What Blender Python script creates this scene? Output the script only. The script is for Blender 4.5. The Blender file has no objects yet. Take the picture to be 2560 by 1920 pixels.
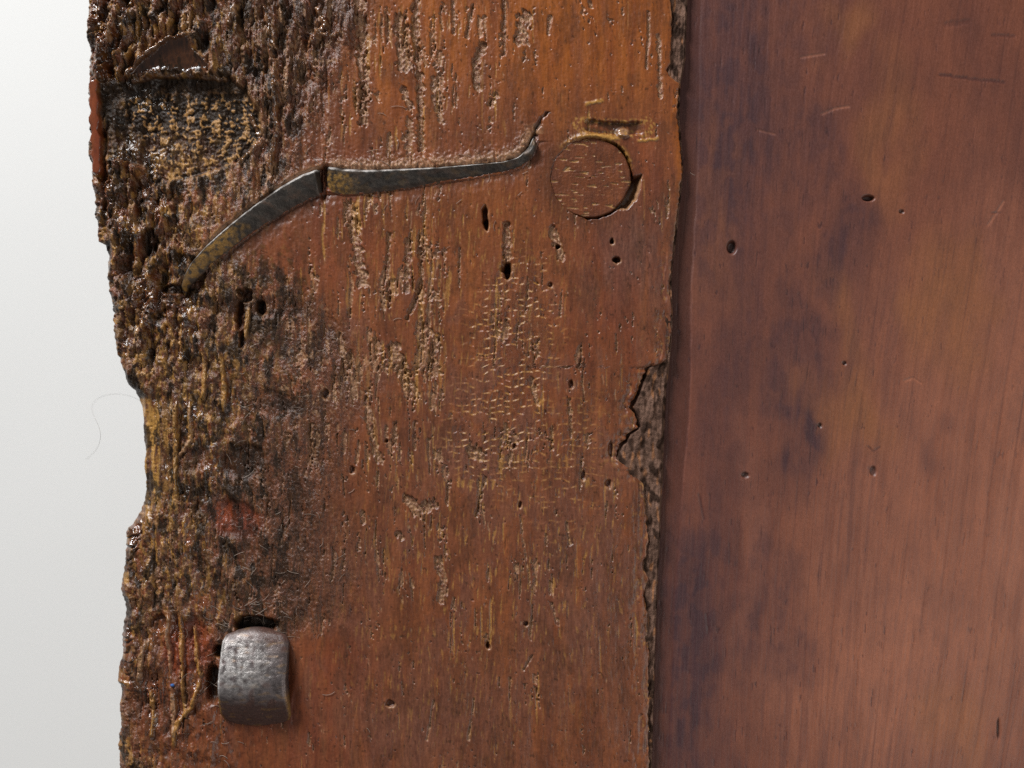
import bpy, math
import numpy as np
from mathutils import Vector

# ---------------------------------------------------------------- camera, world, light
sc = bpy.context.scene
PX = 1e-4                      # one photograph pixel on the board face = 0.1 mm
DIST = 0.32                    # camera to board face
cam_d = bpy.data.cameras.new("camera"); cam = bpy.data.objects.new("camera", cam_d)
sc.collection.objects.link(cam); sc.camera = cam
cam.location = (0, -DIST, 0); cam.rotation_euler = (math.radians(90), 0, 0)
cam_d.sensor_width = 36; cam_d.lens = 36 * DIST / 0.256
cam_d.clip_start = 0.01; cam_d.clip_end = 50
cam_d.dof.use_dof = True; cam_d.dof.focus_distance = DIST; cam_d.dof.aperture_fstop = 6.3

world = bpy.data.worlds.new("World"); sc.world = world; world.use_nodes = True
bg = world.node_tree.nodes["Background"]
bg.inputs[0].default_value = (0.93, 0.96, 1.0, 1); bg.inputs[1].default_value = 0.15

def area(name, loc, target, size, power, color):
    l = bpy.data.lights.new(name, 'AREA'); l.shape = 'RECTANGLE'
    l.size, l.size_y = size; l.energy = power; l.color = color
    o = bpy.data.objects.new(name, l); sc.collection.objects.link(o)
    o.location = loc
    o.rotation_euler = (Vector(target) - Vector(loc)).to_track_quat('-Z', 'Y').to_euler()
    return o
area("window_light", (-0.75, -0.60, 1.18), (0, 0, 0), (0.42, 0.42), 39, (0.96, 0.98, 1.0))
area("room_light", (1.15, -1.0, -0.55), (0.08, 0, 0), (1.0, 1.0), 8, (1.0, 0.95, 0.90))

sc.view_settings.view_transform = 'Standard'; sc.view_settings.look = 'None'
sc.view_settings.exposure = 0.0; sc.view_settings.gamma = 1.0
sc.view_settings.use_curve_mapping = False
sc.cycles.use_denoising = False

# ---------------------------------------------------------------- numpy helpers
F = np.float32
def S(a, b, x):
    t = np.clip((x - a) / (b - a), 0, 1); return t * t * (3 - 2 * t)
_tab = {}
def gn(x, y, seed):
    """gradient noise, roughly -1..1"""
    if seed not in _tab:
        a = np.random.RandomState(seed).uniform(0, 2 * np.pi, (256, 256))
        _tab[seed] = (np.cos(a).astype(F), np.sin(a).astype(F))
    gx, gy = _tab[seed]
    xf = np.floor(x); yf = np.floor(y)
    xi = xf.astype(np.int32) & 255; yi = yf.astype(np.int32) & 255
    fx = (x - xf).astype(F); fy = (y - yf).astype(F)
    x1 = (xi + 1) & 255; y1 = (yi + 1) & 255
    u = fx * fx * fx * (fx * (fx * 6 - 15) + 10); v = fy * fy * fy * (fy * (fy * 6 - 15) + 10)
    def d(a, b, p, q): return gx[b, a] * p + gy[b, a] * q
    n0 = d(xi, yi, fx, fy); n0 = n0 + u * (d(x1, yi, fx - 1, fy) - n0)
    n1 = d(xi, y1, fx, fy - 1); n1 = n1 + u * (d(x1, y1, fx - 1, fy - 1) - n1)
    return (n0 + v * (n1 - n0)) * 1.5
def fbm(x, y, seed, octv=3, gain=0.5):
    r = 0; a = 1
    for i in range(octv):
        r = r + a * gn(x, y, seed + i * 7); x = x * 2.03; y = y * 2.03; a *= gain
    return r
def nz(a): return (a - a.mean()) / a.std()
def win(X, Y, x0, x1, y0, y1):
    ys = Y[:, 0]; j0 = np.searchsorted(ys, y0); j1 = max(np.searchsorted(ys, y1), j0 + 1)
    xs = X[(j0 + j1) // 2 if (j0 + j1) // 2 < X.shape[0] else -1]
    i0 = max(np.searchsorted(xs, x0 - 25), 0); i1 = max(np.searchsorted(xs, x1 + 25), i0 + 1)
    return slice(j0, j1), slice(i0, i1)
def segdist(X, Y, pts):
    best = np.full(X.shape, 1e9, F); tt = np.zeros(X.shape, F); n = len(pts) - 1
    for k in range(n):
        (ax, ay), (bx, by) = pts[k], pts[k + 1]
        dx, dy = bx - ax, by - ay; L = dx * dx + dy * dy + 1e-6
        t = np.clip(((X - ax) * dx + (Y - ay) * dy) / L, 0, 1)
        d = np.hypot(X - ax - t * dx, Y - ay - t * dy)
        m = d < best; best = np.where(m, d, best); tt = np.where(m, (k + t) / n, tt)
    return best, tt
def polysd(X, Y, pts):
    """signed distance to a polygon, negative inside"""
    d, _ = segdist(X, Y, list(pts) + [pts[0]])
    ins = np.zeros(X.shape, bool); n = len(pts)
    for k in range(n):
        (ax, ay), (bx, by) = pts[k], pts[(k + 1) % n]
        if ay == by: continue
        c = ((ay > Y) != (by > Y)) & (X < (bx - ax) * (Y - ay) / (by - ay) + ax)
        ins ^= c
    return np.where(ins, -d, d)
def blob(X, Y, cx, cy, rx, ry, soft=0.5):
    d = np.sqrt(((X - cx) / rx) ** 2 + ((Y - cy) / ry) ** 2)
    return 1 - S(1 - soft, 1 + soft, d)
def itp(Y, pts):
    a = np.array(pts, float); return np.interp(Y, a[:, 1], a[:, 0])

# ---------------------------------------------------------------- mesh helpers
def mesh_obj(name, verts, faces_quads, mat, parent=None, attrs=None, smooth=True, extra=None):
    me = bpy.data.meshes.new(name)
    nq = len(faces_quads); loops = [faces_quads.ravel()]
    starts = np.arange(nq, dtype=np.int32) * 4; totals = np.full(nq, 4, np.int32)
    if extra:
        base = nq * 4
        for e in extra:
            loops.append(np.array(e, np.int32)); starts = np.append(starts, base); totals = np.append(totals, len(e)); base += len(e)
    loops = np.concatenate(loops).astype(np.int32)
    me.vertices.add(len(verts)); me.vertices.foreach_set("co", np.ascontiguousarray(verts, dtype=F).ravel())
    me.loops.add(len(loops)); me.loops.foreach_set("vertex_index", loops)
    me.polygons.add(len(starts)); me.polygons.foreach_set("loop_start", starts.astype(np.int32))
    me.polygons.foreach_set("use_smooth", np.full(len(starts), smooth))
    me.update(calc_edges=True)
    if attrs:
        for k, a in attrs.items():
            at = me.attributes.new(k, 'FLOAT_COLOR', 'POINT')
            at.data.foreach_set("color", np.ascontiguousarray(a, dtype=F).ravel())
    me.materials.append(mat)
    o = bpy.data.objects.new(name, me); sc.collection.objects.link(o)
    if parent: o.parent = parent
    return o
def solid(name, X, Y, H, back, mat, parent, masks):
    """closed solid: relief grid in front, sides and a plain back"""
    ny, nx = X.shape; N = nx * ny
    co = np.stack([(X - 1280) * PX, -H * PX, (960 - Y) * PX], -1).reshape(-1, 3)
    bl = np.stack([(X[:, 0] - 1280) * PX, np.full(ny, -back * PX), (960 - Y[:, 0]) * PX], -1)
    br = np.stack([(X[:, -1] - 1280) * PX, np.full(ny, -back * PX), (960 - Y[:, -1]) * PX], -1)
    V = np.concatenate([co, bl, br])
    g = np.arange(N, dtype=np.int32).reshape(ny, nx)
    L = N + np.arange(ny, dtype=np.int32); R = L + ny
    q = [np.stack([g[:-1, :-1], g[1:, :-1], g[1:, 1:], g[:-1, 1:]], -1).reshape(-1, 4),
         np.stack([L[:-1], L[1:], g[1:, 0], g[:-1, 0]], -1),
         np.stack([g[:-1, -1], g[1:, -1], R[1:], R[:-1]], -1),
         np.stack([R[:-1], R[1:], L[1:], L[:-1]], -1)]
    ex = [list(g[0, :]) + [int(R[0]), int(L[0])], list(g[-1, ::-1]) + [int(L[-1]), int(R[-1])]]
    at = {}
    for k, (a, b, c) in masks.items():
        m = np.stack([np.broadcast_to(np.clip(v, 0, 1), X.shape) for v in (a, b, c)] + [np.ones(X.shape)], -1)
        at[k] = np.concatenate([m.reshape(-1, 4), m[:, 0], m[:, -1]])
    return mesh_obj(name, V, np.concatenate(q), mat, parent, at, True, ex)

# ---------------------------------------------------------------- materials
def lin(r, g, b):
    f = lambda c: (c / 255 / 12.92) if c / 255 <= 0.04045 else ((c / 255 + 0.055) / 1.055) ** 2.4
    return (f(r), f(g), f(b), 1)
class NT:
    def __init__(s, name):
        s.m = bpy.data.materials.new(name); s.m.use_nodes = True
        s.t = s.m.node_tree; s.b = s.t.nodes["Principled BSDF"]
        s.co = s.t.nodes.new("ShaderNodeTexCoord").outputs["Object"]
    def link(s, a, b): s.t.links.new(a, b)
    def attr(s, n):
        a = s.t.nodes.new("ShaderNodeAttribute"); a.attribute_name = n
        sp = s.t.nodes.new("ShaderNodeSeparateColor"); s.link(a.outputs["Color"], sp.inputs[0]); return sp.outputs
    def noise(s, scale, stretch=(1, 1, 1), detail=4, rough=0.6, lo=0.3, hi=0.7):
        mp = s.t.nodes.new("ShaderNodeMapping"); mp.inputs["Scale"].default_value = stretch
        s.link(s.co, mp.inputs[0]); n = s.t.nodes.new("ShaderNodeTexNoise")
        n.inputs["Scale"].default_value = scale; n.inputs["Detail"].default_value = detail
        n.inputs["Roughness"].default_value = rough; s.link(mp.outputs[0], n.inputs["Vector"])
        return s.rng(n.outputs[0], lo, hi, 0, 1)
    def rng(s, v, a, b, c, d):
        r = s.t.nodes.new("ShaderNodeMapRange")
        for i, k in enumerate((a, b, c, d)): r.inputs[i + 1].default_value = k
        s.link(v, r.inputs[0]); return r.outputs[0]
    def mix(s, f, a, b, mode='MIX'):
        n = s.t.nodes.new("ShaderNodeMix"); n.data_type = 'RGBA'; n.blend_type = mode; n.clamp_factor = True
        for v, i in ((f, 0), (a, 6), (b, 7)):
            if hasattr(v, 'is_output'): s.link(v, n.inputs[i])
            else: n.inputs[i].default_value = v
        return n.outputs[2]
    def math(s, op, a, b):
        n = s.t.nodes.new("ShaderNodeMath"); n.operation = op
        for v, i in ((a, 0), (b, 1)):
            if hasattr(v, 'is_output'): s.link(v, n.inputs[i])
            else: n.inputs[i].default_value = v
        return n.outputs[0]
    def bump(s, h, dist, strength=1.0, normal=None):
        n = s.t.nodes.new("ShaderNodeBump"); n.inputs["Distance"].default_value = dist
        if hasattr(strength, 'is_output'): s.link(strength, n.inputs["Strength"])
        else: n.inputs["Strength"].default_value = strength
        s.link(h, n.inputs["Height"])
        if normal is not None: s.link(normal, n.inputs["Normal"])
        return n.outputs[0]

def mat_weathered():
    k = NT("weathered_varnished_wood")
    m1, m2, m3 = k.attr("m1"), k.attr("m2"), k.attr("m3")
    streak = k.noise(260, (1, 1, 0.10), 5, 0.65, 0.3, 0.7)
    fine = k.noise(1500, (1, 1, 0.22), 4, 0.7, 0.25, 0.75)
    grain = k.noise(2600, (1, 1, 1), 3, 0.7, 0.25, 0.75)
    c = k.mix(streak, lin(100, 51, 29), lin(136, 77, 41))
    c = k.mix(m1[0], c, k.mix(streak, lin(120, 58, 16), lin(160, 90, 28)))
    c = k.mix(m2[2], c, k.mix(fine, lin(84, 50, 40), lin(114, 76, 60)))
    c = k.mix(m1[1], c, k.mix(fine, lin(44, 23, 12), lin(98, 56, 27)))
    c = k.mix(m3[1], c, k.mix(streak, lin(104, 42, 22), lin(136, 62, 30)))
    c = k.mix(m1[2], c, k.mix(grain, lin(140, 98, 70), lin(190, 152, 112)))
    c = k.mix(m2[0], c, k.mix(grain, lin(140, 94, 34), lin(204, 156, 80)))
    c = k.mix(m2[1], c, k.mix(grain, lin(19, 14, 10), lin(46, 34, 22)))
    c = k.mix(0.5, c, k.mix(fine, (0.45, 0.42, 0.42, 1), (1.4, 1.35, 1.3, 1)), 'MULTIPLY')
    k.link(c, k.b.inputs["Base Color"])
    r = k.rng(m3[0], 0, 1, 0.56, 0.18)
    r = k.math('ADD', r, k.math('MULTIPLY', k.math('SUBTRACT', grain, 0.5), 0.22))
    k.link(r, k.b.inputs["Roughness"])
    k.link(k.math('MULTIPLY', k.rng(m3[0], 0, 1, 0.16, 0.95), k.rng(m2[1], 0, 1, 1, .45)), k.b.inputs["Specular IOR Level"])
    st = k.rng(m3[2], 0, 1, 0.12, 0.9)
    n = k.bump(fine, 0.00012, st)
    n = k.bump(grain, 0.00010, st, n)
    k.link(n, k.b.inputs["Normal"])
    return k.m
def mat_panel():
    k = NT("aged_smooth_wood")
    p1, p2 = k.attr("p1"), k.attr("p2")
    ga = k.t.nodes.new("ShaderNodeAttribute"); ga.attribute_name = "p3"; obj_co = k.co; k.co = ga.outputs["Vector"]
    fine = k.noise(1500, (1, 0.045, 1), 5, 0.7, 0.28, 0.72)
    thin = k.noise(620, (1, 0.020, 1), 3, 0.6, 0.60, 0.68)
    short = k.noise(1700, (1, 0.06, 1), 2, 0.5, 0.66, 0.74)
    rn = k.noise(230, (1, 0.0015, 1), 0, 0.5, 0, 1); fr = k.math('FRACT', k.math('MULTIPLY', rn, 13.0), 0)
    ring = k.math('MULTIPLY', k.rng(fr, 0.0, 0.09, 1, 0), k.noise(900, (1, 0.03, 1), 3, 0.6, 0.36, 0.6))
    k.co = obj_co
    grain = k.noise(3000, (1, 1, 0.6), 3, 0.7, 0.25, 0.75)
    cloud = k.noise(45, (1, 1, 0.45), 3, 0.55, 0.35, 0.65)
    c = k.mix(cloud, lin(100, 57, 44), lin(118, 68, 48))
    c = k.mix(p1[2], c, lin(152, 96, 72))
    c = k.mix(p2[0], c, lin(140, 88, 50))
    c = k.mix(p1[0], c, k.mix(fine, lin(60, 37, 41), lin(78, 48, 48)))
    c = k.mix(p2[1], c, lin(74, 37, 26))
    c = k.mix(p1[1], c, lin(64, 34, 32))
    c = k.mix(k.math('MULTIPLY', ring, .42), c, lin(74, 38, 34))
    c = k.mix(k.math('MULTIPLY', thin, .22), c, lin(66, 36, 34))
    c = k.mix(k.math('MULTIPLY', short, k.rng(p1[0], 0, .6, .25, .7)), c, lin(48, 27, 28))
    c = k.mix(p2[2], c, lin(34, 26, 26))
    mot = k.noise(230, (1, 1, 0.4), 5, 0.7, 0.3, 0.7)
    c = k.mix(0.45, c, k.mix(mot, (0.62, 0.60, 0.66, 1), (1.35, 1.25, 1.1, 1)), 'MULTIPLY')
    c = k.mix(0.12, c, k.mix(fine, (0.6, 0.55, 0.55, 1), (1.35, 1.3, 1.25, 1)), 'MULTIPLY')
    c = k.mix(0.30, c, k.mix(grain, (0.5, 0.5, 0.5, 1), (1.5, 1.45, 1.4, 1)), 'MULTIPLY')
    k.link(c, k.b.inputs["Base Color"])
    r = k.rng(grain, 0, 1, 0.36, 0.58); k.link(r, k.b.inputs["Roughness"])
    n = k.bump(fine, 0.00005, 0.55); n = k.bump(grain, 0.00004, 0.5, n)
    k.link(n, k.b.inputs["Normal"])
    return k.m
def mat_iron(name, rust_col, rust_lo, rust_hi, dark, light, metal, rough):
    k = NT(name); a = k.attr("rust_shading")
    blot = k.noise(330, (1, 1, 1), 5, 0.7, 0.3, 0.7); grain = k.noise(2200, (1, 1, 1), 4, 0.75, 0.25, 0.75)
    c = k.mix(blot, dark, light)
    rf = k.math('MULTIPLY', k.rng(blot, rust_lo, rust_hi, 0, 1), 0.55)
    rf = k.math('MAXIMUM', rf, a[0])
    c = k.mix(rf, c, k.mix(grain, rust_col[0], rust_col[1]))
    c = k.mix(a[1], c, k.mix(grain, lin(84, 60, 30), lin(186, 138, 58)))
    c = k.mix(k.math('MULTIPLY', a[2], k.rng(grain, .1, .6, .5, 1)), c, lin(212, 206, 200))  # blue channel: painted highlight, pale colour over the iron
    c = k.mix(0.3, c, k.mix(grain, (0.5, 0.5, 0.5, 1), (1.5, 1.5, 1.5, 1)), 'MULTIPLY')
    k.link(c, k.b.inputs["Base Color"])
    k.link(k.math('MULTIPLY', k.math('SUBTRACT', 1.0, k.math('MAXIMUM', rf, a[1])), metal), k.b.inputs["Metallic"])
    k.link(k.rng(grain, 0, 1, rough - 0.1, rough + 0.16), k.b.inputs["Roughness"])
    n = k.bump(blot, 0.00012, 0.5); n = k.bump(grain, 0.00008, 0.6, n)
    k.link(n, k.b.inputs["Normal"]); return k.m
def mat_filler():
    k = NT("dusty_seam_filler")
    a = k.noise(420, (1, 1, 0.5), 5, 0.7, 0.3, 0.7); g = k.noise(2400, (1, 1, 1), 4, 0.7, 0.25, 0.75)
    f = k.attr("f1")
    c = k.mix(a, lin(70, 50, 40), lin(128, 98, 82))
    c = k.mix(f[0], c, lin(168, 112, 70)); c = k.mix(f[1], c, lin(50, 34, 25))
    c = k.mix(0.5, c, k.mix(g, (0.5, 0.5, 0.5, 1), (1.4, 1.4, 1.4, 1)), 'MULTIPLY')
    k.link(c, k.b.inputs["Base Color"]); k.b.inputs["Roughness"].default_value = 0.8; k.b.inputs["Specular IOR Level"].default_value = 0.12
    k.link(k.bump(g, 0.0002, 0.8), k.b.inputs["Normal"]); return k.m
def mat_plain(name, col, rough):
    k = NT(name); g = k.noise(900, (1, 1, 1), 3, 0.6, 0.3, 0.7)
    k.link(k.mix(g, tuple(v * 0.8 for v in col[:3]) + (1,), col), k.b.inputs["Base Color"])
    k.b.inputs["Roughness"].default_value = rough; return k.m
def mat_wall():
    k = NT("white_painted_wall")
    n = k.noise(6, (1, 1, 1), 3, 0.5, 0.3, 0.7); g = k.noise(900, (1, 1, 1), 3, 0.6, 0.3, 0.7)
    k.link(k.mix(n, (0.735, 0.72, 0.69, 1), (0.755, 0.74, 0.71, 1)), k.b.inputs["Base Color"])
    k.b.inputs["Roughness"].default_value = 0.85
    k.link(k.bump(g, 0.0002, 0.2), k.b.inputs["Normal"]); return k.m
M_WOOD, M_PANEL, M_FILL, M_WALL = mat_weathered(), mat_panel(), mat_filler(), mat_wall()
M_IRON = mat_iron("blackened_iron", (lin(60, 38, 28), lin(100, 68, 46)), 0.62, 0.9, lin(46, 41, 38), lin(84, 77, 70), 0.5, 0.46)
M_NAIL = mat_iron("worn_forged_iron", (lin(52, 36, 32), lin(96, 68, 58)), 0.55, 0.9, lin(76, 68, 66), lin(128, 118, 116), 0.7, 0.36)
M_LINT = mat_plain("lint_fibre", lin(150, 132, 118), 0.8)
M_HAIR = mat_plain("dark_hair", lin(120, 112, 104), 0.5)
M_BEAD = mat_plain("blue_speck", lin(52, 92, 150), 0.3)

# ---------------------------------------------------------------- the setting
wv = np.array([[-2, 0.45, -1.6], [2, 0.45, -1.6], [2, 0.45, 2.2], [-2, 0.45, 2.2],
               [-2, 0.55, -1.6], [2, 0.55, -1.6], [2, 0.55, 2.2], [-2, 0.55, 2.2]])
wq = np.array([[0, 1, 2, 3], [5, 4, 7, 6], [1, 5, 6, 2], [4, 0, 3, 7], [3, 2, 6, 7], [4, 5, 1, 0]], np.int32)
wall = mesh_obj("wall", wv, wq, M_WALL, smooth=False); wall["kind"] = "structure"

# ---------------------------------------------------------------- the old door: root
root = bpy.data.objects.new("antique_woodwork", None); sc.collection.objects.link(root)
root.empty_display_size = 0.02
root["label"] = "old red-brown woodwork, weathered board with bent iron nails beside a smooth board"
root["category"] = "woodwork"

XL = [(216, -150), (217, 0), (218, 75), (223, 180), (221, 230), (224, 300), (228, 405), (233, 463), (236, 500), (242, 574), (245, 597),
      (257, 606), (264, 646), (275, 718), (281, 790), (288, 848), (293, 872), (298, 898), (312, 935), (321, 961), (338, 979), (350, 999),
      (356, 1034), (360, 1077), (363, 1149), (363, 1236), (357, 1265), (350, 1282), (337, 1307), (320, 1327), (314, 1359), (314, 1388),
      (310, 1417), (306, 1440), (303, 1500), (309, 1518), (309, 1589), (305, 1621), (304, 1652), (297, 1665), (297, 1715), (302, 1735),
      (296, 1773), (300, 1816), (297, 1867), (297, 1920), (295, 2070)]
XR = [(1676, -150), (1676, 0), (1679, 72), (1676, 130), (1676, 158), (1667, 174), (1674, 190), (1700, 208), (1696, 231), (1692, 289), (1699, 347),
      (1705, 434), (1693, 529), (1688, 587), (1676, 674), (1674, 720), (1679, 763), (1676, 850), (1669, 896), (1655, 908), (1612, 920), (1601, 960), (1589, 989),
      (1573, 1018), (1589, 1044), (1595, 1067), (1569, 1087), (1546, 1119), (1540, 1148), (1578, 1171), (1589, 1192), (1607, 1204), (1615, 1272),
      (1615, 1316), (1621, 1345), (1610, 1420), (1621, 1446), (1610, 1489), (1618, 1533), (1621, 1605), (1621, 1680), (1622, 1920), (1620, 2070)]
XS = [(1722, -150), (1719, 0), (1716, 72), (1714, 145), (1702, 208), (1700, 289), (1704, 347), (1709, 434), (1698, 529), (1692, 587), (1681, 674),
      (1679, 720), (1682, 763), (1680, 850), (1675, 899), (1672, 937), (1665, 980), (1661, 1067), (1657, 1200), (1651, 1316), (1647, 1402),
      (1643, 1489), (1640, 1576), (1637, 1680), (1630, 1920), (1627, 2070)]

# ================================================================ weathered board
DX = 2.0
def rows(step): return np.concatenate([np.arange(-1000, -145, 15), np.arange(-140, 2061, step), np.arange(2070, 2950, 15)])   # fine in view, coarse beyond
ys = rows(DX); ny = len(ys)
nxp = int((1700 - 217) / DX) + 1
y_ = ys.astype(float)
xl = itp(y_, XL) + 3.0 * gn(y_ / 26, y_ * 0 + 3.3, 901) + 1.8 * gn(y_ / 9, y_ * 0 + 8.1, 902)
chipz = S(890, 930, y_) * S(1230, 1190, y_)
xr = itp(y_, XR) + (2.0 + 5 * chipz) * gn(y_ / 13, y_ * 0 + 2.2, 905) + 2.0 * gn(y_ / 30, y_ * 0 + 1.7, 903) + 1.2 * gn(y_ / 9, y_ * 0 + 4.9, 904)
u = np.linspace(0, 1, nxp)
X = (xl[:, None] + (xr - xl)[:, None] * u[None, :]).astype(F)
Y = np.broadcast_to(ys[:, None], X.shape).astype(F)
xl2 = xl[:, None]; xr2 = xr[:, None]
dl = X - xl2; dr = xr2 - X

gran0 = gn(X / 12, Y / 14, 25)
# noise fields used throughout
wx = fbm(X / 160, Y / 220, 11, 3); wy = fbm(X / 160 + 40, Y / 220, 12, 3)
GX = X + 7 * gn(X / 300, Y / 420, 13) + 3 * gn(X / 90, Y / 160, 14)
gran = gn(X / 6.5, Y / 7.5, 21) + 0.6 * gn(X / 11, Y / 14, 22)          # crumbs
gran2 = gn(X / 12, Y / 16, 23) + 0.6 * gn(X / 24, Y / 30, 24)
v1 = gn(GX / 17, Y / 150, 31); v2 = gn(GX / 8, Y / 62, 32); v3 = gn(GX / 34, Y / 240, 33); v4 = gn(GX / 5.5, Y / 34, 34)

EB = [(930, -150), (910, 0), (890, 100), (850, 200), (820, 330), (800, 410), (720, 480), (650, 530), (600, 600), (660, 660), (800, 750), (890, 850),
      (950, 950), (900, 1050), (850, 1150), (840, 1250), (880, 1350), (910, 1450), (840, 1550), (690, 1620), (560, 1690), (510, 1780),
      (470, 1850), (480, 1920), (470, 2070)]
eb = itp(y_, EB)[:, None]
ER = 1 - S(eb - 110, eb + 60, X + 60 * wx + 25 * v3)
EDGE = 1 - S(170, 330, dl + 60 * wx)                                    # the rotten outer edge
H = 4.0 * fbm(X / 420, Y / 700, 41, 2) + 0.8 * v3
rimdrop = 30 * np.exp(-dl / 9) + 22 * np.exp(-dl / 60) * (0.7 + 0.5 * gn(Y / 60, X / 400, 43))
H = H - rimdrop
H = H - 2.5 * np.exp(-dr / 7) - (6 * np.exp(-dr / 22) * (1 + .6 * gran0)) * chipz[:, None]
rid1 = 1 - 2 * np.abs(v1); rid2 = 1 - 2 * np.abs(v2)
tn = 1.5 * nz(gn(GX / 46, Y / 150, 45) + .55 * gn(GX / 20, Y / 70, 47) + .22 * gn(X / 10, Y / 22, 48))
tf = np.floor(tn); TER = tf + S(.0, .16, tn - tf)
patch = S(-.7, .7, nz(fbm(X / 60, Y / 90, 49, 2)))
strong = 1 - .45 * S(760, 980, Y) + .6 * blob(X, Y, 740, 100, 130, 300, .5) + 1.1 * blob(X, Y, 420, 60, 420, 330, .5) + .5 * blob(X, Y, 330, 600, 160, 330, .5)
H = H + ER * (-6 + strong * (2.3 * TER + (.5 + 1.9 * patch) * rid1 + (.1 + .9 * patch) * rid2))
tb = 1.4 * nz(gn(X / 30, Y / 60, 46) + .5 * gn(X / 13, Y / 26, 44)); tbf = np.floor(tb)
H = H + EDGE * (3.4 * strong * (tbf + S(0, .18, tb - tbf)) + 1.6 * gran2 + 1.4 * patch * rid2 - 5)
tid = np.random.RandomState(8).rand(64)[(tf.astype(int) + 20) & 63].astype(F)      # each broken layer has its own tone

orange = np.zeros_like(X); brown = np.zeros_like(X); pale = np.zeros_like(X)
ochre = np.zeros_like(X); black = np.zeros_like(X); mauve = np.zeros_like(X)
gloss = np.full_like(X, 0.45); red = np.zeros_like(X); fineb = np.full_like(X, 0.25)

# --- density of flaking
D = 0.40 * ER
D = np.maximum(D, 0.42 * blob(X + 50 * wx, Y + 50 * wy, 1010, 170, 260, 300, .6))
D = np.maximum(D, 0.56 * blob(X + 60 * wx, Y + 60 * wy, 960, 760, 200, 420, .6))
D = np.maximum(D, 0.44 * blob(X + 60 * wx, Y + 60 * wy, 1000, 1330, 250, 260, .7))
D = np.maximum(D, 0.34 * blob(X + 40 * wx, Y + 40 * wy, 1330, 1000, 260, 420, .7))
D = np.maximum(D, 0.28 * blob(X + 40 * wx, Y + 40 * wy, 1220, 1500, 330, 330, .7))
D = np.maximum(D, 0.17); D = D * (.38 + .85 * S(-.9, .9, nz(fbm(X / 80, Y / 170, 67, 2)))) 
TH = 2.75 - 3.5 * D
# flakes torn out along the grain
t1 = 0.75 * v1 + 0.45 * v2 + 0.25 * v4 + 0.15 * gran
pitA = S(0, 0.2, nz(t1) - TH)
t2 = 0.8 * gn(GX / 40, Y / 95, 51) + 0.4 * gn(GX / 15, Y / 45, 52) + 0.22 * gran
pitB = S(0, 0.16, nz(t2) - TH - .25)
t3 = 0.8 * gn(GX / 7, Y / 42, 53) + 0.5 * gn(GX / 4.5, Y / 18, 54)
pitC = S(0, 0.5, nz(t3) - TH - .35)
t4 = 0.9 * gn(GX / 11, Y / 210, 55) + 0.5 * gn(GX / 5, Y / 70, 56)
pitD = S(0, 0.3, nz(t4) - TH + .1) * (0.4 + 0.6 * S(-.2, .3, v3))
H = H - pitA * (4.0 + 1.8 * gran) - pitB * (3.6 + 1.8 * gran) - pitC * 1.3 - pitD * (1.6 + .8 * gran)
pale = np.maximum(pale, pitA * (0.50 + 0.42 * gran) * (1 - 0.45 * EDGE))
pale = np.maximum(pale, pitB * (0.40 + 0.42 * gran) * (1 - 0.45 * EDGE))
pale = np.maximum(pale, pitC * 0.42)
t5 = nz(gn(X / 9, Y / 13, 57) + .6 * gn(X / 5, Y / 8, 58)); pitE = S(0, .4, t5 - 2.35 + 1.0 * D); H = H - 2.4 * pitE; pale = np.maximum(pale, .35 * pitE * S(-.2, .5, gran2))
t6 = nz(gn(GX / 5, Y / 12, 59) + .5 * gn(X / 22, Y / 40, 60)); spk = S(0, .4, t6 - 1.75)
ochre = np.maximum(ochre, pitD * 0.55 * (1 - ER))
# granular roughness
rough_zone = np.clip(ER + 0.7 * pitA + 0.7 * pitB, 0, 1)
H = H + rough_zone * .85 * gran + 0.30 * gran + 0.35 * v4 + .9 * gn(X / 30, Y / 60, 65) + .5 * gn(GX / 14, Y / 90, 66)
fineb = np.clip(0.16 + 0.8 * rough_zone, 0, 1)

# --- large colour zones
orange = np.maximum(orange, 0.95 * blob(X + 60 * wx, Y + 60 * wy, 1450, 20, 330, 250, .7))
orange = np.maximum(orange, 0.75 * blob(X + 50 * wx, Y + 50 * wy, 1030, 60, 230, 230, .8))
orange = np.maximum(orange, 0.35 * blob(X + 60 * wx, Y + 50 * wy, 1150, 560, 200, 130, .9))
orange *= S(-0.75, 0.35, v3 + 0.3 * v1 + 0.3)
orange = np.maximum(orange, 1.0 * S(22, 6, dr + 7 * v2) * S(190, 240, Y) * S(700, 450, Y))  # rim highlight beside the seam, painted as orange
mauve = np.maximum(mauve, 0.75 * blob(X + 50 * wx, Y + 60 * wy, 1600, 620, 120, 190, .8))
mauve = np.maximum(mauve, 0.55 * blob(X + 60 * wx, Y + 60 * wy, 1480, 1480, 190, 330, .8))
mauve = np.maximum(mauve, 0.50 * blob(X + 60 * wx, Y + 60 * wy, 1040, 1800, 300, 170, .8))
mauve = np.maximum(mauve, 0.50 * blob(X + 60 * wx, Y + 60 * wy, 1150, 1200, 160, 180, .8))
mauve = np.maximum(mauve, 0.55 * blob(X + 60 * wx, Y + 60 * wy, 820, 1440, 160, 160, .8))
mauve = np.clip(mauve * 1.25, 0, 1) * S(-0.6, 0.5, fbm(GX / 40, Y / 240, 61, 3) + 0.3)  # mauve dust, with the lower board's sheen veil painted in
red = np.maximum(red, 0.55 * blob(X + 50 * wx, Y + 60 * wy, 720, 1780, 190, 190, .8))
red = np.maximum(red, 0.45 * blob(X + 50 * wx, Y + 60 * wy, 1530, 800, 110, 200, .8))
red = np.maximum(red, 0.45 * blob(X + 50 * wx, Y + 60 * wy, 800, 600, 150, 120, .8))
red = np.maximum(red, 0.45 * blob(X + 50 * wx, Y + 60 * wy, 1590, 420, 90, 130, .8))
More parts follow.
